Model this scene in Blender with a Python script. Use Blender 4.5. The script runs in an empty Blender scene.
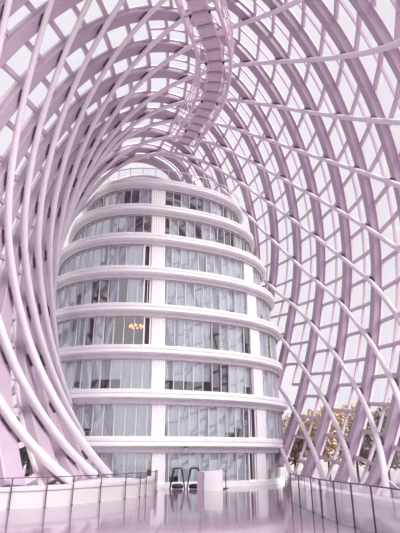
import bpy, math, random
import numpy as np
from mathutils import Vector, Matrix
random.seed(7); rng = np.random.default_rng(7)
scene = bpy.context.scene
col = scene.collection
PI = math.pi

# ------------------------------------------------------------------ helpers
def tag(o, label=None, cat=None, group=None, kind=None):
    if label: o['label'] = label
    if cat: o['category'] = cat
    if group: o['group'] = group
    if kind: o['kind'] = kind
    return o

def empty(name, loc, label=None, cat=None, group=None, kind=None, rz=0.0):
    o = bpy.data.objects.new(name, None); col.objects.link(o)
    o.empty_display_size = 0.2; o.location = loc; o.rotation_euler = (0, 0, rz)
    return tag(o, label, cat, group, kind)

class MB:
    """collects shapes, links them as ONE mesh object"""
    def __init__(s): s.v = []; s.f = []; s.sm = []
    def add(s, verts, faces, smooth=False):
        b = len(s.v); s.v += [tuple(map(float, p)) for p in verts]
        s.f += [tuple(int(i) + b for i in f) for f in faces]; s.sm += [smooth] * len(faces)
    def box(s, c, d, R=None):
        x, y, z = [k / 2 for k in d]
        P = np.array([(-x,-y,-z),(x,-y,-z),(x,y,-z),(-x,y,-z),(-x,-y,z),(x,-y,z),(x,y,z),(-x,y,z)])
        if R is not None: P = P @ np.asarray(R).T
        s.add(P + np.array(c), [(0,3,2,1),(4,5,6,7),(0,1,5,4),(1,2,6,5),(2,3,7,6),(3,0,4,7)])
    def bar(s, a, b, w, h, up=(0, 0, 1)):
        a = np.array(a, float); b = np.array(b, float); t = b - a; L = np.linalg.norm(t)
        if L < 1e-6: return
        t /= L; up = np.array(up, float); x = np.cross(t, up)
        if np.linalg.norm(x) < 1e-4: x = np.cross(t, (1, 0, 0))
        x /= np.linalg.norm(x); z = np.cross(x, t)
        P = [p + sx * x * w / 2 + sz * z * h / 2 for p in (a, b) for sx, sz in ((-1,-1),(1,-1),(1,1),(-1,1))]
        s.add(P, [(0,1,2,3),(7,6,5,4),(0,4,5,1),(1,5,6,2),(2,6,7,3),(3,7,4,0)])
    def sweep(s, P, A, B, prof, smooth=False, cap=True, closed=False):
        """profile points (a, b) carried along P on axes A, B"""
        n = len(P); m = len(prof); V = []
        for k in range(n):
            for a, b in prof: V.append(P[k] + A[k] * a + B[k] * b)
        F = []
        for k in range(n if closed else n - 1):
            k2 = (k + 1) % n
            for i in range(m):
                j = (i + 1) % m
                F.append((k*m+i, k*m+j, k2*m+j, k2*m+i))
        if cap and not closed:
            F.append(tuple(range(m))[::-1]); F.append(tuple((n-1)*m + i for i in range(m)))
        s.add(V, F, smooth)
    def tube(s, P, r, seg=8, closed=False):
        P = np.array(P, float); n = len(P)
        if closed: T = np.roll(P, -1, 0) - np.roll(P, 1, 0)
        else: T = np.gradient(P, axis=0)
        T /= np.linalg.norm(T, axis=1)[:, None] + 1e-12
        ref = np.array((0, 0, 1.)) if abs(T[0][2]) < .9 else np.array((1., 0, 0))
        A = np.empty_like(P); a = np.cross(T[0], ref); a /= np.linalg.norm(a)
        for k in range(n):
            a = a - T[k] * (a @ T[k]); a /= np.linalg.norm(a); A[k] = a
        B = np.cross(T, A); r = np.broadcast_to(np.asarray(r, float), (n,))
        V = [P[k] + r[k] * (math.cos(q) * A[k] + math.sin(q) * B[k]) for k in range(n) for q in np.linspace(0, 2*PI, seg, endpoint=False)]
        F = []
        for k in range(n if closed else n - 1):
            k2 = (k + 1) % n
            for i in range(seg):
                j = (i + 1) % seg; F.append((k*seg+i, k*seg+j, k2*seg+j, k2*seg+i))
        s.add(V, F, True)
        if not closed: s.add(V[:seg], [tuple(range(seg))[::-1]]); s.add(V[-seg:], [tuple(range(seg))])
    def lathe(s, c, prof, seg=16):
        V = [(c[0] + r*math.cos(q), c[1] + r*math.sin(q), c[2] + z) for r, z in prof for q in np.linspace(0, 2*PI, seg, endpoint=False)]
        F = [(k*seg+i, k*seg+(i+1) % seg, (k+1)*seg+(i+1) % seg, (k+1)*seg+i) for k in range(len(prof)-1) for i in range(seg)]
        s.add(V, F, True)
    def build(s, name, m, parent=None, **kw):
        me = bpy.data.meshes.new(name); me.from_pydata(s.v, [], s.f)
        me.polygons.foreach_set('use_smooth', s.sm); me.materials.append(m); me.update()
        o = bpy.data.objects.new(name, me); col.objects.link(o)
        if parent is not None:
            o.parent = parent
            o.matrix_parent_inverse = parent_matrix(parent).inverted()
        return tag(o, **kw)

def parent_matrix(o):
    M = Matrix.Translation(o.location) @ o.rotation_euler.to_matrix().to_4x4()
    return (parent_matrix(o.parent) @ o.matrix_parent_inverse @ M) if o.parent else M

# ------------------------------------------------------------------ materials
def mat(name, colr, rough=.5, metal=0, spec=.4, noise=0, nscale=3, bump=0, emit=None, es=0):
    m = bpy.data.materials.new(name); m.use_nodes = True; nt = m.node_tree; b = nt.nodes['Principled BSDF']
    b.inputs['Base Color'].default_value = (*colr, 1); b.inputs['Roughness'].default_value = rough
    b.inputs['Metallic'].default_value = metal; b.inputs['Specular IOR Level'].default_value = spec
    if noise or bump:
        tc = nt.nodes.new('ShaderNodeTexCoord'); n = nt.nodes.new('ShaderNodeTexNoise')
        n.inputs['Scale'].default_value = nscale; n.inputs['Detail'].default_value = 4
        nt.links.new(tc.outputs['Object'], n.inputs['Vector'])
        if noise:
            r = nt.nodes.new('ShaderNodeValToRGB')
            r.color_ramp.elements[0].position = .3; r.color_ramp.elements[1].position = .7
            r.color_ramp.elements[0].color = (*[c * (1 - noise) for c in colr], 1)
            r.color_ramp.elements[1].color = (*[min(1, c * (1 + noise)) for c in colr], 1)
            nt.links.new(n.outputs['Fac'], r.inputs['Fac']); nt.links.new(r.outputs['Color'], b.inputs['Base Color'])
        if bump:
            bp = nt.nodes.new('ShaderNodeBump'); bp.inputs['Strength'].default_value = bump
            nt.links.new(n.outputs['Fac'], bp.inputs['Height']); nt.links.new(bp.outputs['Normal'], b.inputs['Normal'])
    if emit: b.inputs['Emission Color'].default_value = (*emit, 1); b.inputs['Emission Strength'].default_value = es
    return m

def glass(name, tint, refl=.06, rough=.0, fres=1.0):
    """thin pane: clear transmission with a Fresnel mirror on top"""
    m = bpy.data.materials.new(name); m.use_nodes = True; nt = m.node_tree; nt.nodes.clear()
    out = nt.nodes.new('ShaderNodeOutputMaterial'); mix = nt.nodes.new('ShaderNodeMixShader')
    tr = nt.nodes.new('ShaderNodeBsdfTransparent'); gl = nt.nodes.new('ShaderNodeBsdfGlossy')
    tr.inputs['Color'].default_value = (*tint, 1); gl.inputs['Color'].default_value = (.95, .95, .97, 1); gl.inputs['Roughness'].default_value = rough
    lw = nt.nodes.new('ShaderNodeLayerWeight'); lw.inputs['Blend'].default_value = .25
    ma = nt.nodes.new('ShaderNodeMath'); ma.operation = 'MULTIPLY_ADD'; ma.inputs[1].default_value = fres; ma.inputs[2].default_value = refl; ma.use_clamp = True
    nt.links.new(lw.outputs['Fresnel'], ma.inputs[0]); nt.links.new(ma.outputs[0], mix.inputs['Fac'])
    nt.links.new(tr.outputs[0], mix.inputs[1]); nt.links.new(gl.outputs[0], mix.inputs[2]); nt.links.new(mix.outputs[0], out.inputs['Surface'])
    return m

M = {}
M['rib'] = mat('rib_paint', (.45, .355, .45), .45, noise=.05, nscale=1.2)
M['lip'] = mat('rib_lip_paint', (.70, .63, .68), .5)
M['tube'] = mat('tube_paint', (.76, .70, .76), .38, noise=.03, nscale=2)
M['mull'] = mat('mullion_paint', (.58, .475, .56), .5)
M['pin'] = mat('connector_steel', (.12, .07, .10), .5)
M['pane'] = glass('roof_glass', (.97, .965, .975), .02, fres=.5)
M['white'] = mat('tower_white', (.86, .85, .87), .5, noise=.02, nscale=1.5)
M['fascia'] = mat('ribbed_fascia', (.76, .73, .77), .6)
M['wglass'] = glass('tower_glass', (.90, .95, .985), .22, fres=.95)
M['wmull'] = mat('tower_mullion', (.74, .70, .74), .4)
M['curtain'] = mat('sheer_curtain', (.92, .96, .99), .9, noise=.08, nscale=.8)
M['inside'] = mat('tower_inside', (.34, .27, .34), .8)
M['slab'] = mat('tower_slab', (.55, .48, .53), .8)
M['dark'] = mat('dark_furniture', (.055, .025, .06), .6)
M['black'] = mat('black_frame', (.03, .018, .03), .4)
M['wall'] = mat('curb_white', (.81, .78, .80), .45, noise=.02, nscale=2)
M['post'] = mat('post_steel', (.16, .085, .13), .35, metal=.3)
M['rglass'] = glass('railing_glass', (.93, .93, .94), .03, fres=.5)
M['deck'] = mat('walkway_panel', (.74, .65, .71), .6)
M['walk'] = mat('walkway_steel', (.70, .59, .66), .45)
M['ground'] = mat('outside_paving', (.42, .38, .37), .9, noise=.1, nscale=.3)
M['bark'] = mat('bark', (.16, .11, .09), .9)
M['lamp'] = mat('chandelier_glow', (1, .6, .3), .5, emit=(1.0, .36, .13), es=2.6)

def floor_material():
    m = bpy.data.materials.new('polished_floor'); m.use_nodes = True; nt = m.node_tree; b = nt.nodes['Principled BSDF']
    tc = nt.nodes.new('ShaderNodeTexCoord'); br = nt.nodes.new('ShaderNodeTexBrick')
    br.inputs['Color1'].default_value = (.31, .21, .285, 1); br.inputs['Color2'].default_value = (.27, .18, .25, 1); br.inputs['Mortar'].default_value = (.07, .035, .06, 1)
    br.inputs['Scale'].default_value = 1; br.inputs['Mortar Size'].default_value = .02; br.inputs['Brick Width'].default_value = 1.2; br.inputs['Row Height'].default_value = 1.2; br.offset = 0
    nt.links.new(tc.outputs['Object'], br.inputs['Vector']); nt.links.new(br.outputs['Color'], b.inputs['Base Color'])
    b.inputs['Roughness'].default_value = .09; b.inputs['Specular IOR Level'].default_value = .65; b.inputs['Coat Weight'].default_value = .25; b.inputs['Coat IOR'].default_value = 1.5; b.inputs['Coat Roughness'].default_value = .05
    mp = nt.nodes.new('ShaderNodeMapping'); mp.inputs['Scale'].default_value = (.5, 1.6, 1)
    n = nt.nodes.new('ShaderNodeTexNoise'); n.inputs['Scale'].default_value = .9; n.inputs['Detail'].default_value = 2
    bp = nt.nodes.new('ShaderNodeBump'); bp.inputs['Strength'].default_value = .05; bp.inputs['Distance'].default_value = .05
    nt.links.new(tc.outputs['Object'], mp.inputs['Vector']); nt.links.new(mp.outputs['Vector'], n.inputs['Vector'])
    nt.links.new(n.outputs['Fac'], bp.inputs['Height']); nt.links.new(bp.outputs['Normal'], b.inputs['Normal'])
    return m
M['floor'] = floor_material()

def leaf_material(name, c1, c2):
    m = bpy.data.materials.new(name); m.use_nodes = True; nt = m.node_tree; b = nt.nodes['Principled BSDF']
    g = nt.nodes.new('ShaderNodeTexCoord'); n = nt.nodes.new('ShaderNodeTexNoise'); r = nt.nodes.new('ShaderNodeValToRGB')
    n.inputs['Scale'].default_value = 1.6; r.color_ramp.elements[0].position = .35; r.color_ramp.elements[1].position = .65
    r.color_ramp.elements[0].color = (*c1, 1); r.color_ramp.elements[1].color = (*c2, 1)
    nt.links.new(g.outputs['Object'], n.inputs['Vector']); nt.links.new(n.outputs['Fac'], r.inputs['Fac']); nt.links.new(r.outputs['Color'], b.inputs['Base Color'])
    b.inputs['Roughness'].default_value = .8
    return m

# ------------------------------------------------------------------ camera
EYE, FPX, PITCH = 2.0, 475.0, .377
cam = bpy.data.cameras.new('camera'); co = bpy.data.objects.new('camera', cam); col.objects.link(co)
cam.sensor_fit = 'VERTICAL'; cam.sensor_height = 24; cam.lens = FPX / 533 * 24; cam.clip_end = 800
co.location = (0, 0, EYE); co.rotation_euler = (PI/2 + PITCH, 0, 0); scene.camera = co

# ------------------------------------------------------------------ tower plan
TC = np.array((-3.707, 42.4)); TA, TB, TR, TN = 9.047, 8.175, .383, 2.41
TS = [1.162, 1.195, 1.177, 1.179, 1.136, 1.065, .969, .859]      # plan scale of each ledge, ground up
TH0, TH = 2.754, 3.005
LZ = [TH0 + TH * k for k in range(8)]
def plan(t, s, off=0.0):
    c, n = np.cos(t), np.sin(t); e = 2 / TN
    px = TA*s*np.sign(c)*np.abs(c)**e; py = TB*s*np.sign(n)*np.abs(n)**e
    # outward normal of the superellipse
    nx = np.sign(c)*np.abs(c)**(2 - e) / TA; ny = np.sign(n)*np.abs(n)**(2 - e) / TB
    L = np.hypot(nx, ny) + 1e-12; px = px + nx/L*off; py = py + ny/L*off
    cr, sr = math.cos(TR), math.sin(TR)
    P = np.stack([TC[0] + px*cr - py*sr, TC[1] + px*sr + py*cr], -1)
    N = np.stack([nx/L*cr - ny/L*sr, nx/L*sr + ny/L*cr], -1)
    return P, N
def arc(s, off, step):
    """t values evenly spaced along the plan outline"""
    t = np.linspace(0, 2*PI, 2001); P, _ = plan(t, s, off)
    d = np.concatenate([[0], np.cumsum(np.linalg.norm(np.diff(P, axis=0), axis=1))])
    n = max(8, int(round(d[-1] / step)))
    return np.interp(np.linspace(0, d[-1], n, endpoint=False), d, t)
def tower_ratio(W):
    scz = np.interp(W[..., 2], LZ + [LZ[-1] + 1.4, LZ[-1] + 1.6], TS + [.86, .0])
    dx, dy = W[..., 0] - TC[0], W[..., 1] - TC[1]; c, s = math.cos(TR), math.sin(TR)
    a = (dx*c + dy*s) / TA; b = (-dx*s + dy*c) / TB
    return (np.abs(a)**TN + np.abs(b)**TN)**(1/TN) / np.maximum(scz, 1e-3)

# ------------------------------------------------------------------ shell surface: a tube bent round to the left
Q = {'X0': -31.82671, 'psi': 1.90204, 'k': -0.04553, 'kk': 0.01445, 'aL0': 12.10503, 'aL1': -2.65146, 'aR0': 1.28788, 'aR1': 10.0729, 'ht0': 27.90955, 'ht1': -6.76564, 'zc0': 5.61851, 'zc1': 4.42269, 'hbL': 17.03911, 'hbR': 17.54534, 'n': 1.89062, 'r0': 50.97864, 'r1': 2.75452, 'r11': -0.49795, 'r2': 7.97649, 'r3': 0.03904, 'r4': -0.29153, 't0': 48.15241, 't1': 2.90131, 't11': -0.60407, 't2': -4.19728, 't3': -3.46726, 't4': -1.81274, 'aL2': 1.12927, 'aR2': -2.78821, 'r5': -0.84946, 't5': 3.74817, 'lean': 0.0062, 'r6': -1.94267, 'r7': -2.22534, 'r8': 0.64947, 't6': 11.78059, 't7': 3.19764, 't8': -1.20865}
RC = {-5: [0.329, -0.167, 0.063, 0.042], -4: [0.484, 0.508, -0.633, -0.304], -3: [0.174, 0.83, 0.101, -0.117], -2: [0.402, 0.207, -0.591, -0.244], -1: [-0.103, -0.139, 0.026, 0.107], 0: [-0.074, -0.128, 0.11, -0.027], 1: [-0.094, 0.023, 0.081, -0.03], 2: [-0.198, 0.102, 0.124, -0.052], 3: [0.34, -0.357, 0.166, -0.047], 4: [1.357, -1.188, -0.39, 0.288], 5: [1.508, -0.304, -0.638, -0.453]}
TCO = {-7: [0.007, 0.127, -0.129, -0.101], -6: [-0.444, -0.457, -0.133, -0.009], -5: [-0.244, -0.31, 0.219, 0.148], -4: [0.697, 0.439, -0.396, -0.172], -3: [0.434, 0.547, -0.225, -0.188], -2: [0.689, 1.261, -0.114, -0.597], -1: [0.043, 0.652, 0.389, -0.541], 0: [-0.223, 0.218, 0.088, -0.901], 1: [0.01, -0.19, 0.17, 0.013], 2: [0.248, 0.404, -0.475, -0.065], 3: [0.249, 0.835, -1.253, 0.245], 4: [0.152, 0.12, -0.478, 0.227], 5: [0.271, -0.589, -0.318, 0.386], 6: [-1.17, 0.288, 0.628, -0.219], 7: [0.867, 0.029, -0.257, 0.017], 8: [0.482, 0.159, -0.02, -0.068], 9: [0.322, 0.182, 0.064, -0.092]}
SS = np.linspace(-40, 120, 321)
_psi = Q['psi'] + Q['k']*SS + Q['kk']*SS**2*.01
_h = SS[1] - SS[0]; _dx, _dy = np.sin(_psi), np.cos(_psi)
SX = np.concatenate([[0], np.cumsum((_dx[1:] + _dx[:-1])/2*_h)]); SY = np.concatenate([[0], np.cumsum((_dy[1:] + _dy[:-1])/2*_h)])
_i0 = int(np.argmin(np.abs(SS))); SX = SX - SX[_i0] + Q['X0']; SY = SY - SY[_i0]
def surf(s, th):
    s = np.clip(s, -39.9, 119.9)
    cx, cy, ps = np.interp(s, SS, SX), np.interp(s, SS, SY), np.interp(s, SS, _psi); u = s/30.
    aL = Q['aL0'] + Q['aL1']*u + Q['aL2']*u*u; aR = Q['aR0'] + Q['aR1']*u + Q['aR2']*u*u
    ht = Q['ht0'] + Q['ht1']*u; zc = Q['zc0'] + Q['zc1']*u; sn, cs = np.sin(th), np.cos(th); e = 2/Q['n']
    w = np.sign(sn)*np.abs(sn)**e*np.where(th < 0, aL, aR)
    zz = np.sign(cs)*np.abs(cs)**e*np.where(cs > 0, ht, np.where(th < 0, Q['hbL'], Q['hbR']))
    w = w + Q['lean']*zz
    return np.stack([cx + w*np.cos(ps), cy - w*np.sin(ps), zc + zz], -1)
def inward(s, th):
    """unit normal of the shell pointing into the hall"""
    h = .01
    a = surf(s + h, th) - surf(s - h, th); b = surf(s, th + h) - surf(s, th - h)
    n = np.cross(a, b); n /= np.linalg.norm(n, axis=-1)[..., None] + 1e-12
    c = np.stack([np.interp(s, SS, SX), np.interp(s, SS, SY), Q['zc0'] + Q['zc1']*s/30.], -1) - surf(s, th)
    return n * np.sign((n*c).sum(-1))[..., None]
def poly(c, th): return c[0] + c[1]*th + c[2]*th**2 + c[3]*th**3
def rib_s(i, th):
    c = RC.get(i)
    if c is None:
        i0, i1 = math.floor(i), math.floor(i) + 1
        a = np.array(RC.get(i0, [0]*4)); b = np.array(RC.get(i1, [0]*4)); c = a + (b - a)*(i - i0)
    return Q['r0'] - Q['r1']*i + Q['r11']*i*i*.1 + Q['r2']*th + Q['r3']*th**2 + Q['r4']*th**3 + Q['r5']*th**4*.1 + i*(Q['r6']*th + Q['r7']*th**2 + Q['r8']*th**3)*.1 + poly(c, th)
def tube_s(j, th):
    j0 = math.floor(j); a = np.array(TCO.get(j0, [0]*4)); b = np.array(TCO.get(j0 + 1, [0]*4)); c = a + (b - a)*(j - j0)
    return Q['t0'] + Q['t1']*j + Q['t11']*j*j*.1 + Q['t2']*th + Q['t3']*th**2 + Q['t4']*th**3 + Q['t5']*th**4*.1 + j*(Q['t6']*th + Q['t7']*th**2 + Q['t8']*th**3)*.1 + poly(c, th)

SO, SMAX = 9., 101.
def runs(ok, minlen=4):
    out = []; k = 0
    while k < len(ok):
        if ok[k]:
            j = k
            while j < len(ok) and ok[j]: j += 1
            if j - k >= minlen: out.append((k, j))
            k = j
        else: k += 1
    return out
def keep(W, s, gap, smin=29.):
    near = np.linalg.norm(W - np.array((0, 0, EYE)), axis=-1) > 7
    return (W[..., 2] > 0) & ((W[..., 2] > .70) | (W[..., 0] > -3)) & (s > smin) & (s < SMAX) & near & ((tower_ratio(W) > 1 + gap) | (W[..., 2] > LZ[-1] + 1.7))

# ------------------------------------------------------------------ setting
b = MB(); b.box((-2, 24, -.15), (64, 96, .3)); b.build('floor', M['floor'], kind='structure')
b = MB(); b.box((0, 60, -.42), (420, 420, .2)); b.build('ground', M['ground'], kind='structure')

# ------------------------------------------------------------------ shell ribs
RW, RD = .64, .60          # rib width and depth
RIBS = list(range(-6, 7)); TUBES = list(range(-7, 11))
RIB_LABEL = {-6: 'mauve arch rib low over the tower roof, the lower of two small arches there', -5: 'mauve arch rib low over the tower roof, the upper of two small arches there',
 -4: 'wide arch rib whose foot stands nearest the tower behind the left white wall', -3: 'wide arch rib whose foot is the middle one behind the left white wall', -2: 'wide mauve arch rib first to the right of the tower top, left foot outermost',
 -1: 'wide mauve arch rib, second to the right of the tower top storeys', 0: 'wide mauve arch rib, third to the right of the tower top storeys', 1: 'wide mauve arch rib, fourth to the right of the tower top storeys', 2: 'wide mauve arch rib, fifth to the right of the tower top storeys', 3: 'wide mauve arch rib, sixth to the right of the tower top storeys', 4: 'wide mauve arch rib, seventh right of the tower, running along the right photo edge', 5: 'wide mauve arch rib slanting across the upper right corner, above the seventh one', 6: 'wide mauve arch rib just touching the extreme top right corner'}
TUBE_LABEL = {-7: 'thick white shell tube whose foot is leftmost on the left white wall', -6: 'thick white shell tube whose foot is the middle one of three on the left wall', -5: 'thick white shell tube whose foot on the left wall is nearest the tower',
 -4: 'slender white tube, second from the left edge beside the tower upper storeys', -3: 'slender white tube, third from the left edge beside the tower upper storeys', -2: 'slender white tube, fourth from the left edge beside the tower upper storeys', -1: 'slender white tube, fifth from the left edge beside the tower upper storeys',
 0: 'slender pale tube leaving through the top edge right of the suspended walkway', 1: 'slender pale tube reaching the right photo edge highest of all', 2: 'slender pale tube reaching the right photo edge second highest', 3: 'slender pale tube reaching the right photo edge third from the top', 4: 'slender pale tube reaching the right photo edge fourth from the top', 5: 'slender pale tube reaching the right photo edge fifth from the top', 6: 'slender pale tube reaching the right photo edge lowest of the six',
 7: 'slender pale tube whose curved foot is rightmost behind the right low wall', 8: 'slender pale tube whose foot is second from the right behind the right wall', 9: 'slender pale tube whose foot is third from the right behind the right wall', 10: 'short slanting tube touching the lowest storey at the right end of the tower'}
def seg_curve(sf, k, n=240, gap=.01, smin=29.):
    th = np.linspace(-2.62, 2.62, n); s = sf(k, th); W = surf(s, th)
    if sf is tube_s and k == -5:      # this foot bends in to the wall, clear of the tower
        q = int(np.argmax(W[:, 2] > .70)); f = np.clip((8.5 - W[:, 2])/7.8, 0, 1); W = W + (f*f*(3 - 2*f))[:, None]*(np.array((-5.75, 31.4, .70)) - W[q]) if q else W
    ok = keep(W, s, gap, smin)
    return th, s, W, ok
def ground_fix(W, a, b_):
    """pull the first and last kept points straight to the floor"""
    return W
for i in RIBS:
    th, s, W, ok = seg_curve(rib_s, i, 240, -.05)
    o = None
    for a, c in sorted(runs(ok, 6), key=lambda r: r[0] - r[1]):
        b = MB(); l = MB(); P = W[a:c]; N = inward(s[a:c], th[a:c]); T = np.gradient(P, axis=0); T /= np.linalg.norm(T, axis=1)[:, None]
        N = N - T*(N*T).sum(1)[:, None]; N /= np.linalg.norm(N, axis=1)[:, None]; B = np.cross(T, N)
        h = RW/2; wd = 1 + .95*np.clip((-th[a:c] - 1.55)/.6, 0, 1)      # the ribs widen towards their left feet
        BW = B*wd[:, None]
        b.sweep(P, BW, N, [(-h, -RD), (h, -RD), (h, -.03), (h - .03, 0), (-h + .03, 0), (-h, -.03)])
        for sg in (-1, 1): l.sweep(P, BW, N, [(sg*h, -RD + .02), (sg*(h + .10), -RD + .02), (sg*(h + .10), -RD + .16), (sg*h, -RD + .16)][::sg])
        if o is None: o = b.build('arch_rib', M['rib'], label=RIB_LABEL[i], cat='rib', group='wide arch ribs of the glass shell'); q_ = o
        else: q_ = b.build('rib_piece', M['rib'], o)
        l.build('glazing_lip', M['lip'], q_)
# ------------------------------------------------------------------ slender diagonal tubes, inside the ribs
for j in TUBES:
    th, s, W, ok = seg_curve(tube_s, j, 260, -.01, 27. + SO if j > 0 else 20. + SO)
    o = None
    for a, c in sorted(runs(ok, 6), key=lambda r: r[0] - r[1]):
        b = MB(); N = inward(s[a:c], th[a:c]); r = .155 + .06*np.clip((-th[a:c] - .9)/.9, 0, 1)
        b.tube(W[a:c] + N*(r + .07)[:, None], r, 10)
        if o is None: o = b.build('shell_tube', M['tube'], label=TUBE_LABEL[j], cat='tube', group='slender diagonal tubes of the shell')
        else: b.build('tube_piece', M['tube'], o)
    if o:
        g = np.linspace(-2.4, 2.4, 481)
        for i in RIBS:
            d = rib_s(i, g) - tube_s(j, g); k = np.where(d[:-1]*d[1:] <= 0)[0]
            for q in k[:1]:
                t0 = g[q] + (g[q+1] - g[q])*d[q]/(d[q] - d[q+1]); s0 = np.array([tube_s(j, t0)]); t0 = np.array([t0])
                p = surf(s0, t0)
                if not keep(p, s0, .05)[0] or s0[0] > 75: continue
                n = inward(s0, t0)[0]; u_ = surf(np.array([tube_s(j, t0[0] + .01)]), t0 + .01)[0] - p[0]; u_ /= np.linalg.norm(u_); c = MB(); c.bar(p[0] + n*.06 - u_*.32, p[0] + n*.06 + u_*.32, .30, .16, n); c.build('connector', M['pin'], o)
# ------------------------------------------------------------------ glazing bays between ribs
wn = 0
for i in RIBS[:-1]:
    # crossbar angles: two per tube interval, counted along the rib
    g = np.linspace(-2.5, 2.5, 601); bars = []
    for j2 in range(-30, 40):
        d = rib_s(i + .5, g) - tube_s(j2/2 + .25, g); k = np.where(d[:-1]*d[1:] <= 0)[0]
        if len(k): bars.append(g[k[0]])
    bars = np.array(sorted(bars))
    if len(bars) < 3: continue
    gl = MB(); fr = MB(); cnt = 0
    fs = (0.0, .5, 1.0)
    def gp(f, t, off=-.50):
        t = np.atleast_1d(t); s = rib_s(i, t)*(1 - f) + rib_s(i + 1, t)*f
        W = surf(s, t); N = inward(s, t); return W + N*off, N, keep(W, s, .0)
    for k in range(len(bars) - 1):
        tt = np.linspace(bars[k], bars[k+1], 4)
        cols_ = [gp(f, tt) for f in fs]
        for c in range(2):
            A, B2 = cols_[c], cols_[c+1]
            if not (A[2].all() and B2[2].all()): continue
            V = list(A[0]) + list(B2[0]); gl.add(V, [(q, q+1, q+5, q+4) for q in range(3)], True); cnt += 1
        m_ = cols_[1]
        if m_[2].all() and bars[k] > -.45:
            for q in range(3): fr.bar(m_[0][q], m_[0][q+1], .10, .16, m_[1][q])
    for t in bars:
        a, c, e = gp(0, t), gp(.5, t), gp(1, t)
        w_ = .25 if t < -.45 else .17
        for p, q in ((a, c), (c, e)):
            if p[2][0] and q[2][0]: fr.bar(p[0][0], q[0][0], w_, .22, p[1][0])
    if cnt:
        wn += 1
        w = gl.build('window_%d' % wn, M['pane'], kind='structure'); fr.build('window_frame', M['mull'], w)

# ------------------------------------------------------------------ tower
tower = empty('office_tower', (TC[0], TC[1], 0), 'rounded white office tower of eight glazed storeys inside the glass shell', 'building')
LEDGE = [(-.75, .30), (-.12, .30), (-.04, .26), (-.04, .07), (-.12, .04), (-.12, 0), (0, -.03), (.02, -.22), (-.05, -.28), (-.22, -.31), (-.75, -.31)]
PLINTH = [(-.75, .28), (-.30, .28), (-.28, .0), (-.75, .0)]
def ring(mb, s, prof, z0, step=.5):
    t = arc(s, 0, step); P2, N2 = plan(t, s)
    P = np.column_stack([P2, np.full(len(t), z0)]); A = np.column_stack([N2, np.zeros(len(t))]); B = np.tile((0, 0, 1.), (len(t), 1))
    mb.sweep(P, A, B, prof, smooth=False, closed=True)
def strip(mb, s, off, z0, z1, t, smooth=True, closed=True):
    P2, _ = plan(t, s, off); n = len(t)
    V = [(x, y, z0) for x, y in P2] + [(x, y, z1) for x, y in P2]
    mb.add(V, [(k, (k+1) % n, n + (k+1) % n, n + k) for k in range(n if closed else n - 1)], smooth)
def px_to_t(u, s, z, off=-.45):
    """plan angle on the camera's side whose outline shows at image column u"""
    t = np.linspace(0, 2*PI, 4000); P, N = plan(t, s, off)
    d = P[:, 1]*math.cos(PITCH) + (z - EYE)*math.sin(PITCH); uu = 200 + FPX*P[:, 0]/d
    face = (N*(-P)).sum(1) > 0
    e = np.where(face, np.abs(uu - u), 1e9); return t[int(np.argmin(e))]
b = MB(); ring(b, TS[0], PLINTH, 0); b.build('plinth', M['white'], tower)
CUR = [1, 1, 1, .85, .97, .95, .5, .4]
def t_to_px(t, s, z, off):
    P, N = plan(np.array([t]), s, off); x, y = P[0]; d = y*math.cos(PITCH) + (z - EYE)*math.sin(PITCH); return (200 + FPX*x/d) if (N[0] @ -P[0]) > 0 else -1
OPEN = {3: [(112, 149)], 4: [(97, 110), (121, 133)], 2: [(209, 224)], 1: [(241, 252)]}      # bays left without curtains
SHORT = {2: [(97, 119), (166, 197)], 1: [(231, 245)]}                                      # bays with curtains drawn up a little
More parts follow.
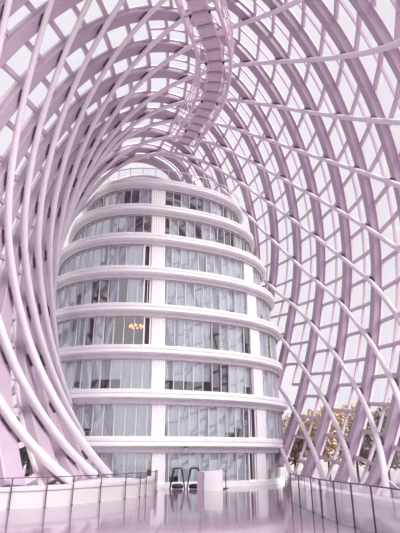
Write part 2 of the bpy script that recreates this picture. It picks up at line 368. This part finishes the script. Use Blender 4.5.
for k in range(8):
    s = TS[k]; z1 = LZ[k] - .60; z0 = LZ[k-1] + .30 if k else .28
    b = MB(); ring(b, s, LEDGE, LZ[k]); b.build('floor_ledge', M['white'], tower)
    b = MB(); t = arc(s, -.3, .17); P2, N2 = plan(t, s, -.34)
    strip(b, s, -.36, LZ[k] - .62, LZ[k] - .31, arc(s, 0, .5))
    for (x, y), n in zip(P2, N2):
        if n @ np.array((-x, -y)) > -8: b.bar((x, y, LZ[k] - .62), (x, y, LZ[k] - .31), .06, .05, (n[0], n[1], 0))
    b.build('ribbed_fascia', M['fascia'], tower)
    tg = arc(s, -.5, .72)
    b = MB(); strip(b, s, -.55, z0, z1, tg, False); gw = b.build('glass_wall', M['wglass'], tower)
    b = MB(); P2, N2 = plan(tg, s, -.52)
    for q, ((x, y), n) in enumerate(zip(P2, N2)):
        if n @ np.array((-x, -y)) > -8: b.bar((x, y, z0), (x, y, z1), .05, .08, (n[0], n[1], 0))
    for zz in (z0 + .04, z1 - .04):
        q = np.column_stack([plan(tg, s, -.52)[0], np.full(len(tg), zz)])
        for a in range(len(q)): b.bar(q[a], q[(a+1) % len(q)], .08, .07)
    b.build('window_mullions', M['wmull'], gw)
    # sheer curtains hung bay by bay behind the glass
    b = MB(); nb = len(tg)
    for q in range(nb):
        ta, tb = tg[q], tg[(q+1) % nb] if q + 1 < nb else 2*PI
        if plan(np.array([ta]), s)[0][0][1] > TC[1] + 4: continue
        uu = t_to_px((ta + tb)/2, s, z0 + 1, -.95)
        if random.random() > CUR[k] or any(a < uu < c for a, c in OPEN.get(k, [])): continue
        hh = z0 + .02 if random.random() < .8 else z0 + random.uniform(.3, .9)
        if any(a < uu < c for a, c in SHORT.get(k, [])): hh = z0 + .72
        tt = np.linspace(ta, tb, 13); o2 = -.76 + .05*np.sin(np.arange(13)*PI/1.5 + random.random()*6)
        P3, _ = plan(tt, s, o2)
        V = [(x, y, hh) for x, y in P3] + [(x, y, z1) for x, y in P3]
        b.add(V, [(a, a+1, 14+a, 13+a) for a in range(12)], True)
    b.build('sheer_curtain', M['curtain'], tower, label='pale sheer curtains behind the glass')
    # floor slab and inner core
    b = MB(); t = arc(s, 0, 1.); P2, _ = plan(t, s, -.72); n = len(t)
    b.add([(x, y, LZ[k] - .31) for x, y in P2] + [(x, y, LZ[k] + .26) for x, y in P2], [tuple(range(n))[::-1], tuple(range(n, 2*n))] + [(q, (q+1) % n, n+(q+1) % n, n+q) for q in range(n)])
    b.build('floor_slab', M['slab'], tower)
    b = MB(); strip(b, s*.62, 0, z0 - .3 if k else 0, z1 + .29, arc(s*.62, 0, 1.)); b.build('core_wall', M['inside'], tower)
    # flat white piers with shallow grooves, one above the other
    for u0, u1 in ((151.5, 165), (257, 266)) if k < 6 else ((151.5, 165),):
        if u0 > 200: u0, u1 = u0 - 3.2*max(0, k-1), u1 - 3.2*max(0, k-1)
        ta, tb = px_to_t(u0, s, (z0+z1)/2), px_to_t(u1, s, (z0+z1)/2); tt = np.linspace(ta, tb, 13)
        P3, N3 = plan(tt, s, -.44 + .02*(np.arange(13) % 2)); P4, _ = plan(tt, s, -.62); b = MB()
        V = [(x, y, z0) for x, y in P3] + [(x, y, z1) for x, y in P3] + [(x, y, z0) for x, y in P4] + [(x, y, z1) for x, y in P4]
        b.add(V, [(a, a+1, 14+a, 13+a) for a in range(12)] + [(26, 0, 13, 39), (12, 38, 51, 25)]); b.build('pier', M['white'], tower)
        # dark vent slot with a white frame beside the pier
        w = 6 if k < 6 else 0
        if w and (k, u0 > 200) in ((0, True), (1, True), (4, False), (3, False), (5, False)):
            tc_, td = px_to_t(u0 - 7.5, s, (z0+z1)/2), px_to_t(u0 - 1.5, s, (z0+z1)/2); P5, N5 = plan(np.array([tc_, td]), s, -.50); b = MB()
            (xa, ya), (xb, yb) = P5
            for p, q in (((xa, ya, z0), (xa, ya, z1)), ((xb, yb, z0), (xb, yb, z1)), ((xa, ya, z0+.05), (xb, yb, z0+.05)), ((xa, ya, z1-.05), (xb, yb, z1-.05))): b.bar(p, q, .1, .1, (N5[0][0], N5[0][1], 0))
            so = b.build('vent_slot', M['white'], tower); P6, _ = plan(np.array([tc_, td]), s, -.53); b = MB()
            b.add([(P6[0][0], P6[0][1], z0+.1), (P6[1][0], P6[1][1], z0+.1), (P6[1][0], P6[1][1], z1-.1), (P6[0][0], P6[0][1], z1-.1)], [(0, 1, 2, 3)])
            b.build('dark_panel', M['dark'], so)
# roof balustrade
s = TS[7]; t = arc(s, -.25, 1.1); b = MB(); strip(b, s, -.3, LZ[7] + .30, LZ[7] + 1.35, t, False); rb = b.build('roof_balustrade', M['rglass'], tower)
b = MB(); P2, N2 = plan(t, s, -.3)
for x, y in P2: b.bar((x, y, LZ[7] + .3), (x, y, LZ[7] + 1.38), .05, .05)
q = np.column_stack([P2, np.full(len(t), LZ[7] + 1.38)])
for a in range(len(q)): b.bar(q[a], q[(a+1) % len(q)], .06, .06)
b.build('balustrade_frame', M['wmull'], rb)

# things standing inside the tower rooms
def tower_spot(u, k, off):
    s = TS[k]; z0 = LZ[k-1] + .27 if k else .02
    t = px_to_t(u, s, z0 + 1, off); P, N = plan(np.array([t]), s, off); return P[0], N[0], z0
def cabinet(u, k, w, h, label, grp=None):
    p, n, z = tower_spot(u, k, -1.35); rz = math.atan2(n[1], n[0]) + PI/2
    o = empty('cabinet', (p[0], p[1], z), label, 'cabinet', grp, rz=rz)
    R = np.array([[math.cos(rz), -math.sin(rz), 0], [math.sin(rz), math.cos(rz), 0], [0, 0, 1]])
    L = lambda x, y, zz: R @ np.array((x, y, zz)) + np.array((p[0], p[1], z))
    b = MB(); b.box(L(0, 0, h/2 + .05), (w, .4, h - .1), R); b.build('carcass', M['dark'], o)
    for sg in (-1, 1):
        b = MB(); b.box(L(sg*w/4, -.21, h/2 + .05), (w/2 - .03, .025, h - .16), R); d = b.build('door', M['dark'], o)
        b = MB(); b.box(L(sg*.05, -.235, h/2 + .1), (.02, .03, .16), R); b.build('handle', M['post'], d)
    b = MB(); b.box(L(0, .02, .03), (w - .08, .34, .06), R); b.build('toe_kick', M['black'], o)
cabinet(104, 4, .95, .95, 'low dark cabinet behind the tower glass, left of the taller one')
cabinet(126.5, 4, .62, 1.75, 'tall dark cabinet behind the fourth-storey tower glass'.replace('fourth', 'fifth'))
cabinet(216, 2, 1.05, 1.25, 'dark cabinet behind the third-storey tower glass at the right')
cabinet(246, 1, .5, 1.0, 'dark cabinet beside the narrow dark vent of the second storey')
def desk(u, k, label, grp=None, w=.9):
    p, n, z = tower_spot(u, k, -1.4); rz = math.atan2(n[1], n[0]) + PI/2
    o = empty('desk', (p[0], p[1], z), label, 'desk', grp, rz=rz)
    R = np.array([[math.cos(rz), -math.sin(rz), 0], [math.sin(rz), math.cos(rz), 0], [0, 0, 1]])
    L = lambda x, y, zz: R @ np.array((x, y, zz)) + np.array((p[0], p[1], z))
    b = MB(); b.box(L(0, 0, .70), (w, .5, .05), R); b.build('desk_top', M['dark'], o)
    b = MB(); b.box(L(0, -.2, .4), (w - .1, .03, .5), R); b.build('front_panel', M['dark'], o)
    for sx in (-1, 1):
        for sy in (-1, 1):
            b = MB(); b.bar(L(sx*(w/2 - .05), sy*.2, 0), L(sx*(w/2 - .05), sy*.2, .68), .05, .05); b.build('leg', M['black'], o)
for u, lab in ((103, 'low dark desk behind third-storey glass, leftmost of four'), (112, 'low dark desk behind third-storey glass, second from the left'), (172, 'low dark desk behind third-storey glass, just right of the white pier'), (190, 'low dark desk behind third-storey glass, rightmost of four')):
    desk(u, 2, lab, 'desks behind the third-storey glass')
desk(238, 1, 'dark desk behind second-storey glass near the right end of the tower')
# chandelier
p, n, z = tower_spot(136, 3, -1.5); ch = empty('chandelier', (p[0], p[1], z), 'glowing orange chandelier hanging behind the fourth-storey tower glass', 'chandelier')
zc_ = z + 1.55; b = MB(); b.tube([(p[0], p[1], LZ[3] - .31), (p[0], p[1], zc_)], .012, 6); b.build('cord', M['black'], ch)
b = MB(); b.tube([(p[0] + .45*math.cos(a), p[1] + .45*math.sin(a), zc_) for a in np.linspace(0, 2*PI, 16, endpoint=False)], .015, 6, True)
for a in (0, PI/2): b.bar((p[0] - .45*math.cos(a), p[1] - .45*math.sin(a), zc_), (p[0] + .45*math.cos(a), p[1] + .45*math.sin(a), zc_), .02, .02)
b.build('lamp_ring', M['black'], ch)
for a in np.linspace(0, 2*PI, 8, endpoint=False):
    b = MB(); b.lathe((p[0] + .45*math.cos(a), p[1] + .45*math.sin(a), zc_), [(.0, .2), (.06, .16), (.09, .07), (.06, 0), (0, -.01)], 8); b.build('bulb', M['lamp'], ch)

# ------------------------------------------------------------------ low white walls and glass railings
def smooth_path(pts, n=8):
    pts = np.array(pts, float); out = []
    for k in range(len(pts) - 1):
        p0, p1, p2, p3 = pts[max(k-1, 0)], pts[k], pts[k+1], pts[min(k+2, len(pts)-1)]
        for t in np.linspace(0, 1, n, endpoint=False):
            out.append(.5*((2*p1) + (-p0+p2)*t + (2*p0-5*p1+4*p2-p3)*t*t + (-p0+3*p1-3*p2+p3)*t**3))
    return np.array(out + [pts[-1]])
def low_wall(name, path, side, h):
    P2 = smooth_path(path); P = np.column_stack([P2, np.zeros(len(P2))]); T = np.gradient(P, axis=0); T /= np.linalg.norm(T, axis=1)[:, None]
    A = np.cross(T, (0, 0, 1.))*side; B = np.tile((0, 0, 1.), (len(P), 1)); b = MB()
    b.sweep(P, A, B, [(.10, 0), (.10, h - .16), (.04, h - .15), (.04, h - .02), (.06, h), (.55, h), (.55, 0)][::side])
    return b.build(name, M['wall'], kind='structure')
b = MB()
LF = [(-11.2, 20.3), (-8.7, 20.6), (-8.1, 21.1), (-6.6, 22.2), (-5.0, 24.3), (-4.1, 25.8), (-3.3, 27.6), (-3.1, 29.4), (-4.2, 31.2), (-7.5, 32.5), (-12, 33.5), (-16, 30)]
b.add([(x, y, 0) for x, y in LF] + [(x, y, .70) for x, y in LF], [tuple(range(12))[::-1], tuple(range(12, 24))] + [(q, (q+1) % 12, 12+(q+1) % 12, 12+q) for q in range(12)])
b.build('trim_1', M['wall'], kind='structure')
LW = [(-10.5, 19.6), (-8.61, 19.93), (-7.76, 20.62), (-6.15, 21.75), (-4.54, 23.96), (-3.63, 25.53), (-2.75, 27.5), (-2.45, 29.6), (-2.7, 31.4)]
RWL = [(5.6, 9.0), (5.2, 11.5), (4.77, 14.63), (4.57, 15.86), (4.37, 17.09), (4.22, 18.39), (4.2, 19.76), (4.15, 21.95), (4.15, 24.0)]
low_wall('wall_left', LW, -1, .79); low_wall('wall_right', RWL, 1, .88)
def railing(path, posts, h, side, label):
    P2 = smooth_path(path, 10); c = P2[len(P2)//2]
    r = empty('glass_railing', (c[0], c[1], 0), label, 'railing')
    idx = [int(np.argmin(np.linalg.norm(P2 - np.array(q), axis=1))) for q in posts]
    for k in idx:
        b = MB(); b.bar((*P2[k], 0), (*P2[k], h), .04, .04); b.lathe((*P2[k], 0), [(.05, 0), (.05, .03), (.02, .04)], 10); b.build('post', M['post'], r)
    for a, c in zip(sorted(idx)[:-1], sorted(idx)[1:]):
        if c - a < 1: continue
        q = P2[a:c+1]; n = len(q); b = MB()
        T = np.gradient(q, axis=0) if n > 2 else np.tile(q[-1]-q[0], (n, 1)); T = T/np.linalg.norm(T, axis=1)[:, None]; Nn = np.stack([T[:, 1], -T[:, 0]], 1)*.006
        V = [(x, y, .05) for x, y in q] + [(x, y, h - .02) for x, y in q]
        b.add(V, [(i, i+1, n+i+1, n+i) for i in range(n-1)], True); b.build('glass_panel', M['rglass'], r)
    a, c = min(idx), max(idx); b = MB(); b.tube([(x, y, h) for x, y in P2[a:c+1]], .022, 6); b.build('top_rail', M['post'], r)
    return r
def gnd(u, v, z=0.):
    d = np.array(((u - 200)/FPX, 1., -(v - 266.5)/FPX)); Y = d[1]*math.cos(PITCH) - d[2]*math.sin(PITCH); Z = d[1]*math.sin(PITCH) + d[2]*math.cos(PITCH)
    k = (z - EYE)/Z; return (d[0]*k, Y*k)
railing(LW, [(-8.9, 19.85)] + [gnd(*a) for a in ((7, 509.5), (39.5, 507), (70.5, 504.6), (97, 502), (121.5, 499), (138.5, 497))] + [(-2.8, 27.3), (-2.46, 28.9), (-2.5, 30.2), (-2.7, 31.3)], 1.13, -1, 'glass railing with thin dark posts before the left curved white wall')
railing(RWL, [(5.4, 10.4), (5.0, 12.9)] + [gnd(*a) for a in ((376, 534), (355, 527.5), (337, 522), (322, 517), (313, 512.5), (299.5, 506.5))] + [(4.15, 23.9)], 1.19, 1, 'glass railing with dark posts before the right low white wall')

# ------------------------------------------------------------------ reception desk, stands, little lamp
dx_, dy_ = gnd(213.5, 490.5)
de = empty('reception_desk', (dx_, dy_, 0), 'white block-shaped reception desk standing on the floor before the tower', 'desk')
b = MB(); tt = np.linspace(-.55, .55, 10); fr_ = [(x, -.1 - .12*math.cos(x*2)) for x in tt]; bk = [(x, .42) for x in tt[::-1]]
V = [(dx_ + x, dy_ + y, z) for z in (0, 1) for x, y in fr_ + bk]; V = [(x, y, 0 if z == 0 else 1.08 + .09*(x - dx_)) for x, y, z in V]; n = 20
b.add(V, [tuple(range(n))[::-1], tuple(range(n, 2*n))] + [(q, (q+1) % n, n+(q+1) % n, n+q) for q in range(n)]); b.build('body', M['white'], de)
b = MB(); b.box((dx_ - .78, dy_ + .16, .5), (.40, .5, 1.0)); b.build('side_unit', M['rib'], de, label='mauve side unit')
b = MB(); b.box((dx_ - .78, dy_ + .16, 1.015), (.46, .56, .03)); b.build('side_top', M['lip'], de)
for q, (u, v) in enumerate(((222.5, 490), (226, 488.5))):
    x, y = gnd(u, v); o = empty('barrier_post', (x, y, 0), ('dark slim barrier post just right of the white reception desk', 'dark slim barrier post, farther of the two right of the desk')[q], 'post', 'barrier posts beside the desk')
    b = MB(); b.lathe((x, y, 0), [(0, 0), (.17, 0), (.17, .03), (.04, .06)], 14); b.build('base', M['post'], o)
    b = MB(); b.tube([(x, y, .04), (x, y, 1.0)], .035, 8); b.build('pole', M['post'], o)
    b = MB(); b.lathe((x, y, 1.0), [(.05, 0), (.05, .06), (0, .09)], 10); b.build('cap', M['post'], o)
def stand(u, lab):
    y = 32.6; x = (u - 200)/FPX*(y*math.cos(PITCH) - 1.5*math.sin(PITCH))
    o = empty('frame_stand', (x, y, 0), lab, 'stand', 'black stands before the tower')
    for sg in (-1, 1):
        b = MB(); b.tube([(x + sg*.46, y - .2, 0), (x + sg*.28, y - .05, 1.12), (x + sg*.22, y, 1.2)], .042, 8); b.build('upright', M['black'], o)
        b = MB(); b.tube([(x + sg*.46, y + .3, .02), (x + sg*.2, y + .1, 1.16)], .022, 8); b.build('rear_leg', M['black'], o)
    b = MB(); b.tube([(x - .23, y, 1.2), (x + .23, y, 1.2)], .042, 8); b.build('crossbar', M['black'], o)
    b = MB(); b.lathe((x, y + .05, .03), [(0, 0), (.30, 0), (.36, .07), (.36, .18), (.28, .25), (.12, .28), (0, .28)], 18); b.build('base_bowl', M['dark'], o)
stand(177.5, 'black A-framed stand with dark round base, left of the two'); stand(194.5, 'black A-framed stand with dark round base, nearest the white desk')
tq = px_to_t(186, TS[0], LZ[0] - .2, -.1); x, y = plan(np.array([tq]), TS[0], -.12)[0][0]
o = empty('dome_lamp', (x, y, LZ[0] - .31), 'small pale dome lamp under the lowest ledge of the tower', 'lamp')
b = MB(); b.lathe((x, y, LZ[0] - .37), [(0, .08), (.14, .08), (.14, .03), (.10, .0)], 14); b.build('mount', M['post'], o)
b = MB(); b.lathe((x, y, LZ[0] - .37), [(.10, 0), (.09, -.07), (.05, -.12), (0, -.135)], 14); b.build('dome', M['white'], o)

# ------------------------------------------------------------------ suspended curved walkway overhead
WZ = 21.5
WK = [(-1.1, 13.2), (-.55, 14.6), (-.14, 15.85), (.05, 16.65), (.37, 17.63), (.65, 18.7), (.80, 19.78), (.83, 20.73), (.74, 22.08), (.52, 23.37), (.13, 24.69), (-.36, 25.91), (-.9, 27.4), (-1.15, 27.9)]
P2 = smooth_path(WK, 6); d = np.concatenate([[0], np.cumsum(np.linalg.norm(np.diff(P2, axis=0), axis=1))]); NS = int(d[-1]/.82)
dd = np.linspace(0, d[-1], NS + 1); C2 = np.stack([np.interp(dd, d, P2[:, 0]), np.interp(dd, d, P2[:, 1])], 1)
T2 = np.gradient(C2, axis=0); T2 /= np.linalg.norm(T2, axis=1)[:, None]; N2 = np.stack([T2[:, 1], -T2[:, 0]], 1)
WZs = WZ + np.linspace(-.3, .9, NS + 1)
P3 = lambda k, o, z: (C2[k][0] + N2[k][0]*o, C2[k][1] + N2[k][1]*o, WZs[k] + z)
wk = empty('suspended_walkway', (C2[NS//2][0], C2[NS//2][1], WZ), 'curved mauve walkway with railings hung high under the glass roof', 'walkway')
HW, e_ = .37, .86
for k in range(NS):
    b = MB(); a0 = C2[k]*.97 + C2[k+1]*.03
    V = [P3(k, -HW, 0), P3(k, HW, 0), P3(k+1, HW, 0), P3(k+1, -HW, 0), P3(k, -HW, .07), P3(k, HW, .07), P3(k+1, HW, .07), P3(k+1, -HW, .07)]
    b.add(V, [(0,3,2,1),(4,5,6,7),(0,1,5,4),(1,2,6,5),(2,3,7,6),(3,0,4,7)])
    for f in (.15, .27, .38, .5, .62, .73, .85):     # ribs under the panel
        p = np.array(P3(k, -HW, -.015))*(1-f) + np.array(P3(k+1, -HW, -.015))*f; q = np.array(P3(k, HW, -.015))*(1-f) + np.array(P3(k+1, HW, -.015))*f; b.bar(p, q, .04, .04)
    b.build('deck_panel', M['deck'], wk)
for k in range(0, NS + 1):
    b = MB(); e = e_ if k % 2 == 0 else HW + .08
    b.bar(P3(k, -e, -.06), P3(k, e, -.06), .09, .14); b.build('crossbeam', M['rib'], wk)
for sg in (-1, 1):
    b = MB(); b.tube([P3(k, sg*(HW + .03), -.02) for k in range(NS+1)], .07, 8); b.build('inner_stringer', M['walk'], wk)
    b = MB(); b.tube([P3(k, sg*e_, -.06) for k in range(NS+1)], .10, 10); b.build('outer_stringer', M['walk'], wk)
    for z in (.45, .8, 1.15):
        b = MB(); b.tube([P3(k, sg*(e_ + .05 + z*.1), z) for k in range(NS+1)], .035 if z < 1 else .05, 6); b.build('handrail', M['walk'], wk)
    for k in range(0, NS + 1, 2):
        b = MB(); b.bar(P3(k, sg*(e_ + .02), -.05), P3(k, sg*(e_ + .17), 1.18), .06, .06); b.build('rail_post', M['walk'], wk)
        if k % 4 == 0:
            b = MB(); b.lathe(np.array(P3(k, sg*(HW + .10), -.2)), [(0, .1), (.06, .08), (.07, 0), (.05, -.06), (0, -.07)], 10); b.build('down_light', M['black'], wk)
    for k in range(0, NS - 1, 2):
        b = MB(); b.bar(P3(k, sg*.42, -.08), P3(k+2, sg*e_, -.08), .05, .05); b.build('brace', M['walk'], wk)
for k in range(2, NS, 8):
    for sg in (-1, 1):
        p = np.array(P3(k, sg*e_, -.06)); b = MB(); b.tube([p, p + np.array((0, 0, 3.6 + .1*k/NS))], .03, 6); b.build('hanger', M['walk'], wk)

# ------------------------------------------------------------------ trees outside
LEAF = {'tan': leaf_material('tan_leaves', (.50, .38, .25), (.66, .54, .38)), 'green': leaf_material('dark_leaves', (.16, .14, .15), (.30, .27, .22)), 'rust': leaf_material('rust_leaves', (.36, .27, .23), (.52, .42, .35))}
def tree(x, y, h, r, kind, label):
    o = empty('tree', (x, y, -.32), label, 'tree', 'trees outside the glass shell')
    b = MB(); b.tube([(x, y, -.32), (x + .1, y, h*.3), (x - .05, y + .1, h*.7)], [.16, .12, .05], 8)
    for q in range(7):
        a = q*2.4; z = h*(.28 + .06*q); b.tube([(x, y, z), (x + r*.5*math.cos(a), y + r*.5*math.sin(a), z + h*.15)], [.06, .02], 6)
    b.build('trunk', M['bark'], o)
    n = 2600; P = rng.normal(size=(n, 3)); P /= np.linalg.norm(P, axis=1)[:, None]; P *= (rng.random(n)**.45)[:, None]
    lump = 1 + .22*np.sin(P[:, 0]*5 + x)*np.cos(P[:, 1]*4 + y) + .15*np.sin(P[:, 2]*6)
    C = np.stack([x + P[:, 0]*r*lump, y + P[:, 1]*r*lump, h*.6 + P[:, 2]*h*.42*lump], 1)
    b = MB()
    for c in C:
        A = rng.normal(size=3); A /= np.linalg.norm(A); B_ = np.cross(A, rng.normal(size=3)); B_ /= np.linalg.norm(B_)
        l_, w_ = rng.uniform(.2, .36), rng.uniform(.11, .18); b.add([c - A*l_, c + B_*w_, c + A*l_, c - B_*w_], [(0, 1, 2, 3)])
    b.build('foliage', LEAF[kind], o, kind='stuff')
TREES = [(15.0, 60, 7.6, 2.8, 'tan', 'largest tan-leaved autumn tree outside the lower right glass'), (18.9, 62, 8.2, 3.1, 'tan', 'tan-leaved autumn tree partly hidden to the right of the largest one'), (11.8, 64, 6.8, 2.6, 'rust', 'rust-brown tree outside the glass, nearest the right side of the tower'), (18.2, 50, 6.2, 2.5, 'green', 'dark green tree outside the right glass, before the tan trees'), (22.6, 58, 8.0, 3.0, 'rust', 'rust-brown tree outside the glass, nearest the right photo edge'), (15.6, 44, 4.6, 2.1, 'green', 'low dark green tree outside, just behind the right low wall and shell'), (-13.6, 36.5, 4.6, 1.8, 'green', 'dark tree outside at lower left, seen between the rib feet')]
for x, y, h, r, kd, lab in TREES: tree(x, y, h, r, kd, lab)

# ------------------------------------------------------------------ light: overcast daylight through the glass
w = bpy.data.worlds.new('overcast'); scene.world = w; w.use_nodes = True; nt = w.node_tree; bg = nt.nodes['Background']
bg.inputs['Strength'].default_value = 1.0
tc = nt.nodes.new('ShaderNodeTexCoord'); sx = nt.nodes.new('ShaderNodeSeparateXYZ'); nt.links.new(tc.outputs['Generated'], sx.inputs[0])
def ramp(sock, a, b, lo, hi):
    r = nt.nodes.new('ShaderNodeMapRange'); r.interpolation_type = 'SMOOTHSTEP'
    for k, v in zip(('From Min', 'From Max', 'To Min', 'To Max'), (a, b, lo, hi)): r.inputs[k].default_value = v
    nt.links.new(sock, r.inputs['Value']); return r.outputs['Result']
zen = ramp(sx.outputs['Z'], .72, .97, 0, .0)       # overcast sky: brighter overhead
back = ramp(sx.outputs['Y'], .25, -.5, 0, .15)      # and on the side behind the viewer, where the sun is veiled
ad = nt.nodes.new('ShaderNodeMath'); ad.inputs[1].default_value = .95; nt.links.new(zen, ad.inputs[0])
a2 = nt.nodes.new('ShaderNodeMath'); nt.links.new(ad.outputs[0], a2.inputs[0]); nt.links.new(back, a2.inputs[1])
cm = nt.nodes.new('ShaderNodeCombineXYZ')
vm = nt.nodes.new('ShaderNodeVectorMath'); vm.operation = 'SCALE'; vm.inputs[0].default_value = (.94, .905, .955); nt.links.new(a2.outputs[0], vm.inputs['Scale'])
nt.links.new(vm.outputs[0], bg.inputs['Color'])
sun = bpy.data.lights.new('sun', 'SUN'); sun.energy = 5.9; sun.angle = math.radians(30); sun.color = (1, .96, .93)
so = bpy.data.objects.new('sun', sun); col.objects.link(so); so.rotation_euler = Vector((-.56, .42, -.72)).to_track_quat('-Z', 'Y').to_euler()

vs = scene.view_settings; vs.view_transform = 'Standard'; vs.look = 'None'; vs.gamma = 1; vs.use_curve_mapping = False; vs.exposure = .04
scene.cycles.max_bounces = 10; scene.cycles.transparent_max_bounces = 24; scene.cycles.diffuse_bounces = 6
